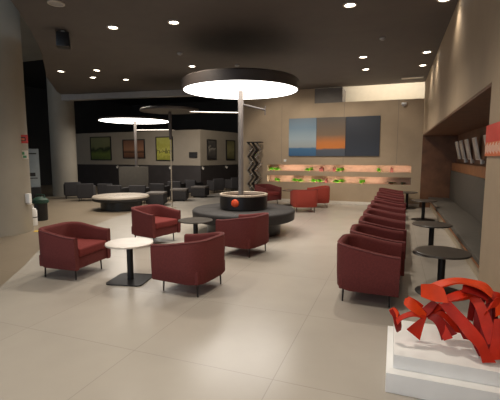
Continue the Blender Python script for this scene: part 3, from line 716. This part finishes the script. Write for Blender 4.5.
# ------------------------------------------------------------------ ceiling fittings
def spot(x, y, z, e, ang=110, col=(1, .90, .76), r=.06):
    l = bpy.data.lights.new('spot_beam', 'SPOT'); l.energy = e; l.spot_size = R(ang); l.spot_blend = .7; l.color = col; l.shadow_soft_size = r
    o = bpy.data.objects.new('spot_beam', l); o.location = (x, y, z); COL.objects.link(o); return o
dl = [
    (-.72, 6.19, 'bright recessed downlight near the top edge, above the chair row'),
    (-.77, 9.42, 'recessed downlight in the middle of the ceiling, second in line above the chair row'),
    (-.80, 10.75, 'recessed downlight third in line above the chair row, nearest the back wall'),
    (.56, 9.47, 'recessed downlight beside the right wall, upper of the pair near the corner'),
    (.56, 10.78, 'recessed downlight beside the right wall, lower of the pair near the corner'),
    (.58, 6.44, 'recessed downlight at the very top edge by the right wall'),
    (-3.59, 5.92, 'bright recessed downlight above and left of the huge disc lamp'),
    (-4.73, 5.77, 'recessed downlight left of the brightest one above the huge disc lamp'),
    (-4.87, 8.86, 'small recessed downlight just left of the huge disc lamp top'),
    (-7.45, 8.39, 'small recessed downlight upper of the pair left of the ceiling middle'),
    (-8.22, 9.09, 'small recessed downlight lower of the pair left of the ceiling middle'),
    (-8.43, 8.15, 'small recessed downlight furthest left, above the slimmer column'),
    (-7.53, 9.67, 'small recessed downlight close to the pale ceiling beam'),
]
d0 = None
for x, y, lb in dl:
    if d0 is None:
        d0 = thing('ceiling_downlight', lb, 'downlight', (x, y, CZ-.001), 0, 'recessed ceiling downlights')
        MB().lathe([(.105, 0), (.105, -.012), (.08, -.016), (.075, -.004), (.075, 0)], n=32).build('ring', M['trim_ring'], d0)
        MB().lathe([(.074, -.003), (.04, -.008), (0, -.009)], n=32).build('bulb', M['bulb'], d0)
    else: dup(d0, (x, y, CZ-.001), 0, lb)
E_DL = 150
for x, y, lb in dl:
    spot(x, y, CZ-.03, E_DL*(.14 if x > .3 else 1 if x > -5 else .8), 120)
# the same downlights go on over the entrance, behind the photographer
for x, y, e in ((-.72, 3.0, 1), (-3.6, 2.8, 1), (-2.1, .3, 1.1), (-.2, -.3, .9)):
    dup(d0, (x, y, CZ-.001), 0, {3.0: 'recessed downlight above the front of the chair row, out of frame', 2.8: 'recessed downlight above the pale marble table, out of frame', .3: 'recessed downlight above the open floor, out of frame', -.3: 'recessed downlight above the entrance, out of frame'}[y])
    spot(x, y, CZ-.03, E_DL*e, 120)
cv = thing('hanging_loudspeaker', 'small black box loudspeaker hanging from the upper left ceiling', 'loudspeaker', (-5.72, 5.62, CZ-.001), R(40))
MB().box(-.11, .11, -.11, .11, -.29, -.04, .012).build('cabinet', M['planter_black'], cv)
MB().box(-.09, .09, -.116, -.1105, -.27, -.06, .003).build('grille', M['black_metal'], cv)
MB().box(-.03, .03, -.03, .03, -.041, 0).build('ceiling_bracket', M['trim_ring'], cv, smooth=False)
sk = thing('ceiling_speaker', 'round pale ceiling speaker at the top left edge of the ceiling', 'speaker', (-4.79, 4.61, CZ-.001))
MB().lathe([(.12, 0), (.12, -.012), (.10, -.016), (.095, -.008)], n=32).build('ring', M['trim_ring'], sk)
MB().lathe([(.094, -.006), (0, -.006)], n=32).build('grille', M['grey_band'], sk)
s0 = thing('smoke_detector', 'small round ceiling detector between the downlights at upper right', 'detector', (-.31, 8.1, CZ-.001), 0, 'small ceiling detectors')
MB().lathe([(.06, 0), (.06, -.02), (.03, -.045), (0, -.045)], n=24).build('housing', M['grey_band'], s0)
dup(s0, (-4.52, 7.68, CZ-.001), 0, 'small round ceiling detector above the left rim of the huge disc lamp')
dup(s0, (-3.77, 9.16, CZ-.001), 0, 'small round ceiling detector right above the huge disc lamp')
rl = thing('ceiling_panel_light', 'pale rectangular ceiling light at the back edge by the right wall', 'ceiling light', (.38, 12.3, CZ-.001))
MB().box(-.3, .3, -.12, .12, -.02, 0).build('frame', M['grey_band'], rl, smooth=False)
MB().box(-.28, .28, -.1, .1, -.026, -.0205).build('diffuser', M['trim_ring'], rl, smooth=False)
# lamps inside the lit recess above the back wall
for x in (-1.1, -.2, .6): spot(x, 13.75, 4.7, 48, 150)
# added spots without fittings, to brighten the partition, the back wall and its painting
for (x, y, tx, ty, tz, e) in ((-10.2, 11.8, -12.8, 16.2, 1.9, 110), (-6.9, 12.3, -9.0, 15.9, 1.9, 75), (-5.8, 12.5, -7.9, 18, 1.9, 330),
                              (-3.9, 10.9, -3.6, 13.2, 1.9, 100), (-2.3, 10.9, -2.2, 13.2, 1.9, 100), (-.8, 10.75, -.6, 13.2, 1.9, 90)):
    o = spot(x, y, CZ-.05 if e <= 100 and x > -5 else 3.6, e, 80); o.rotation_euler = (Vector((tx, ty, tz))-Vector((x, y, CZ-.05))).to_track_quat('-Z', 'Y').to_euler()

# ------------------------------------------------------------------ world: dim cool daylight reaching in from the open entrance side
wd = bpy.data.worlds.new('World'); SC.world = wd; wd.use_nodes = True
bg = wd.node_tree.nodes['Background']; bg.inputs['Color'].default_value = (.68, .83, 1, 1); bg.inputs['Strength'].default_value = 1.05

# ------------------------------------------------------------------ camera
cam = bpy.data.cameras.new('camera'); cam.sensor_width = 36; cam.lens = F_/500*36; cam.clip_start = .05
co = bpy.data.objects.new('camera', cam); COL.objects.link(co)
co.location = (0, 0, 1.6); co.rotation_euler = (PI/2-PIT, 0, YAW)
SC.camera = co
SC.view_settings.view_transform = 'Standard'; SC.view_settings.look = 'None'; SC.view_settings.exposure = .1; SC.view_settings.gamma = 1
SC.view_settings.use_curve_mapping = False
SC.cycles.use_denoising = True
SC.cycles.max_bounces = 8
SC.cycles.sample_clamp_indirect = 4
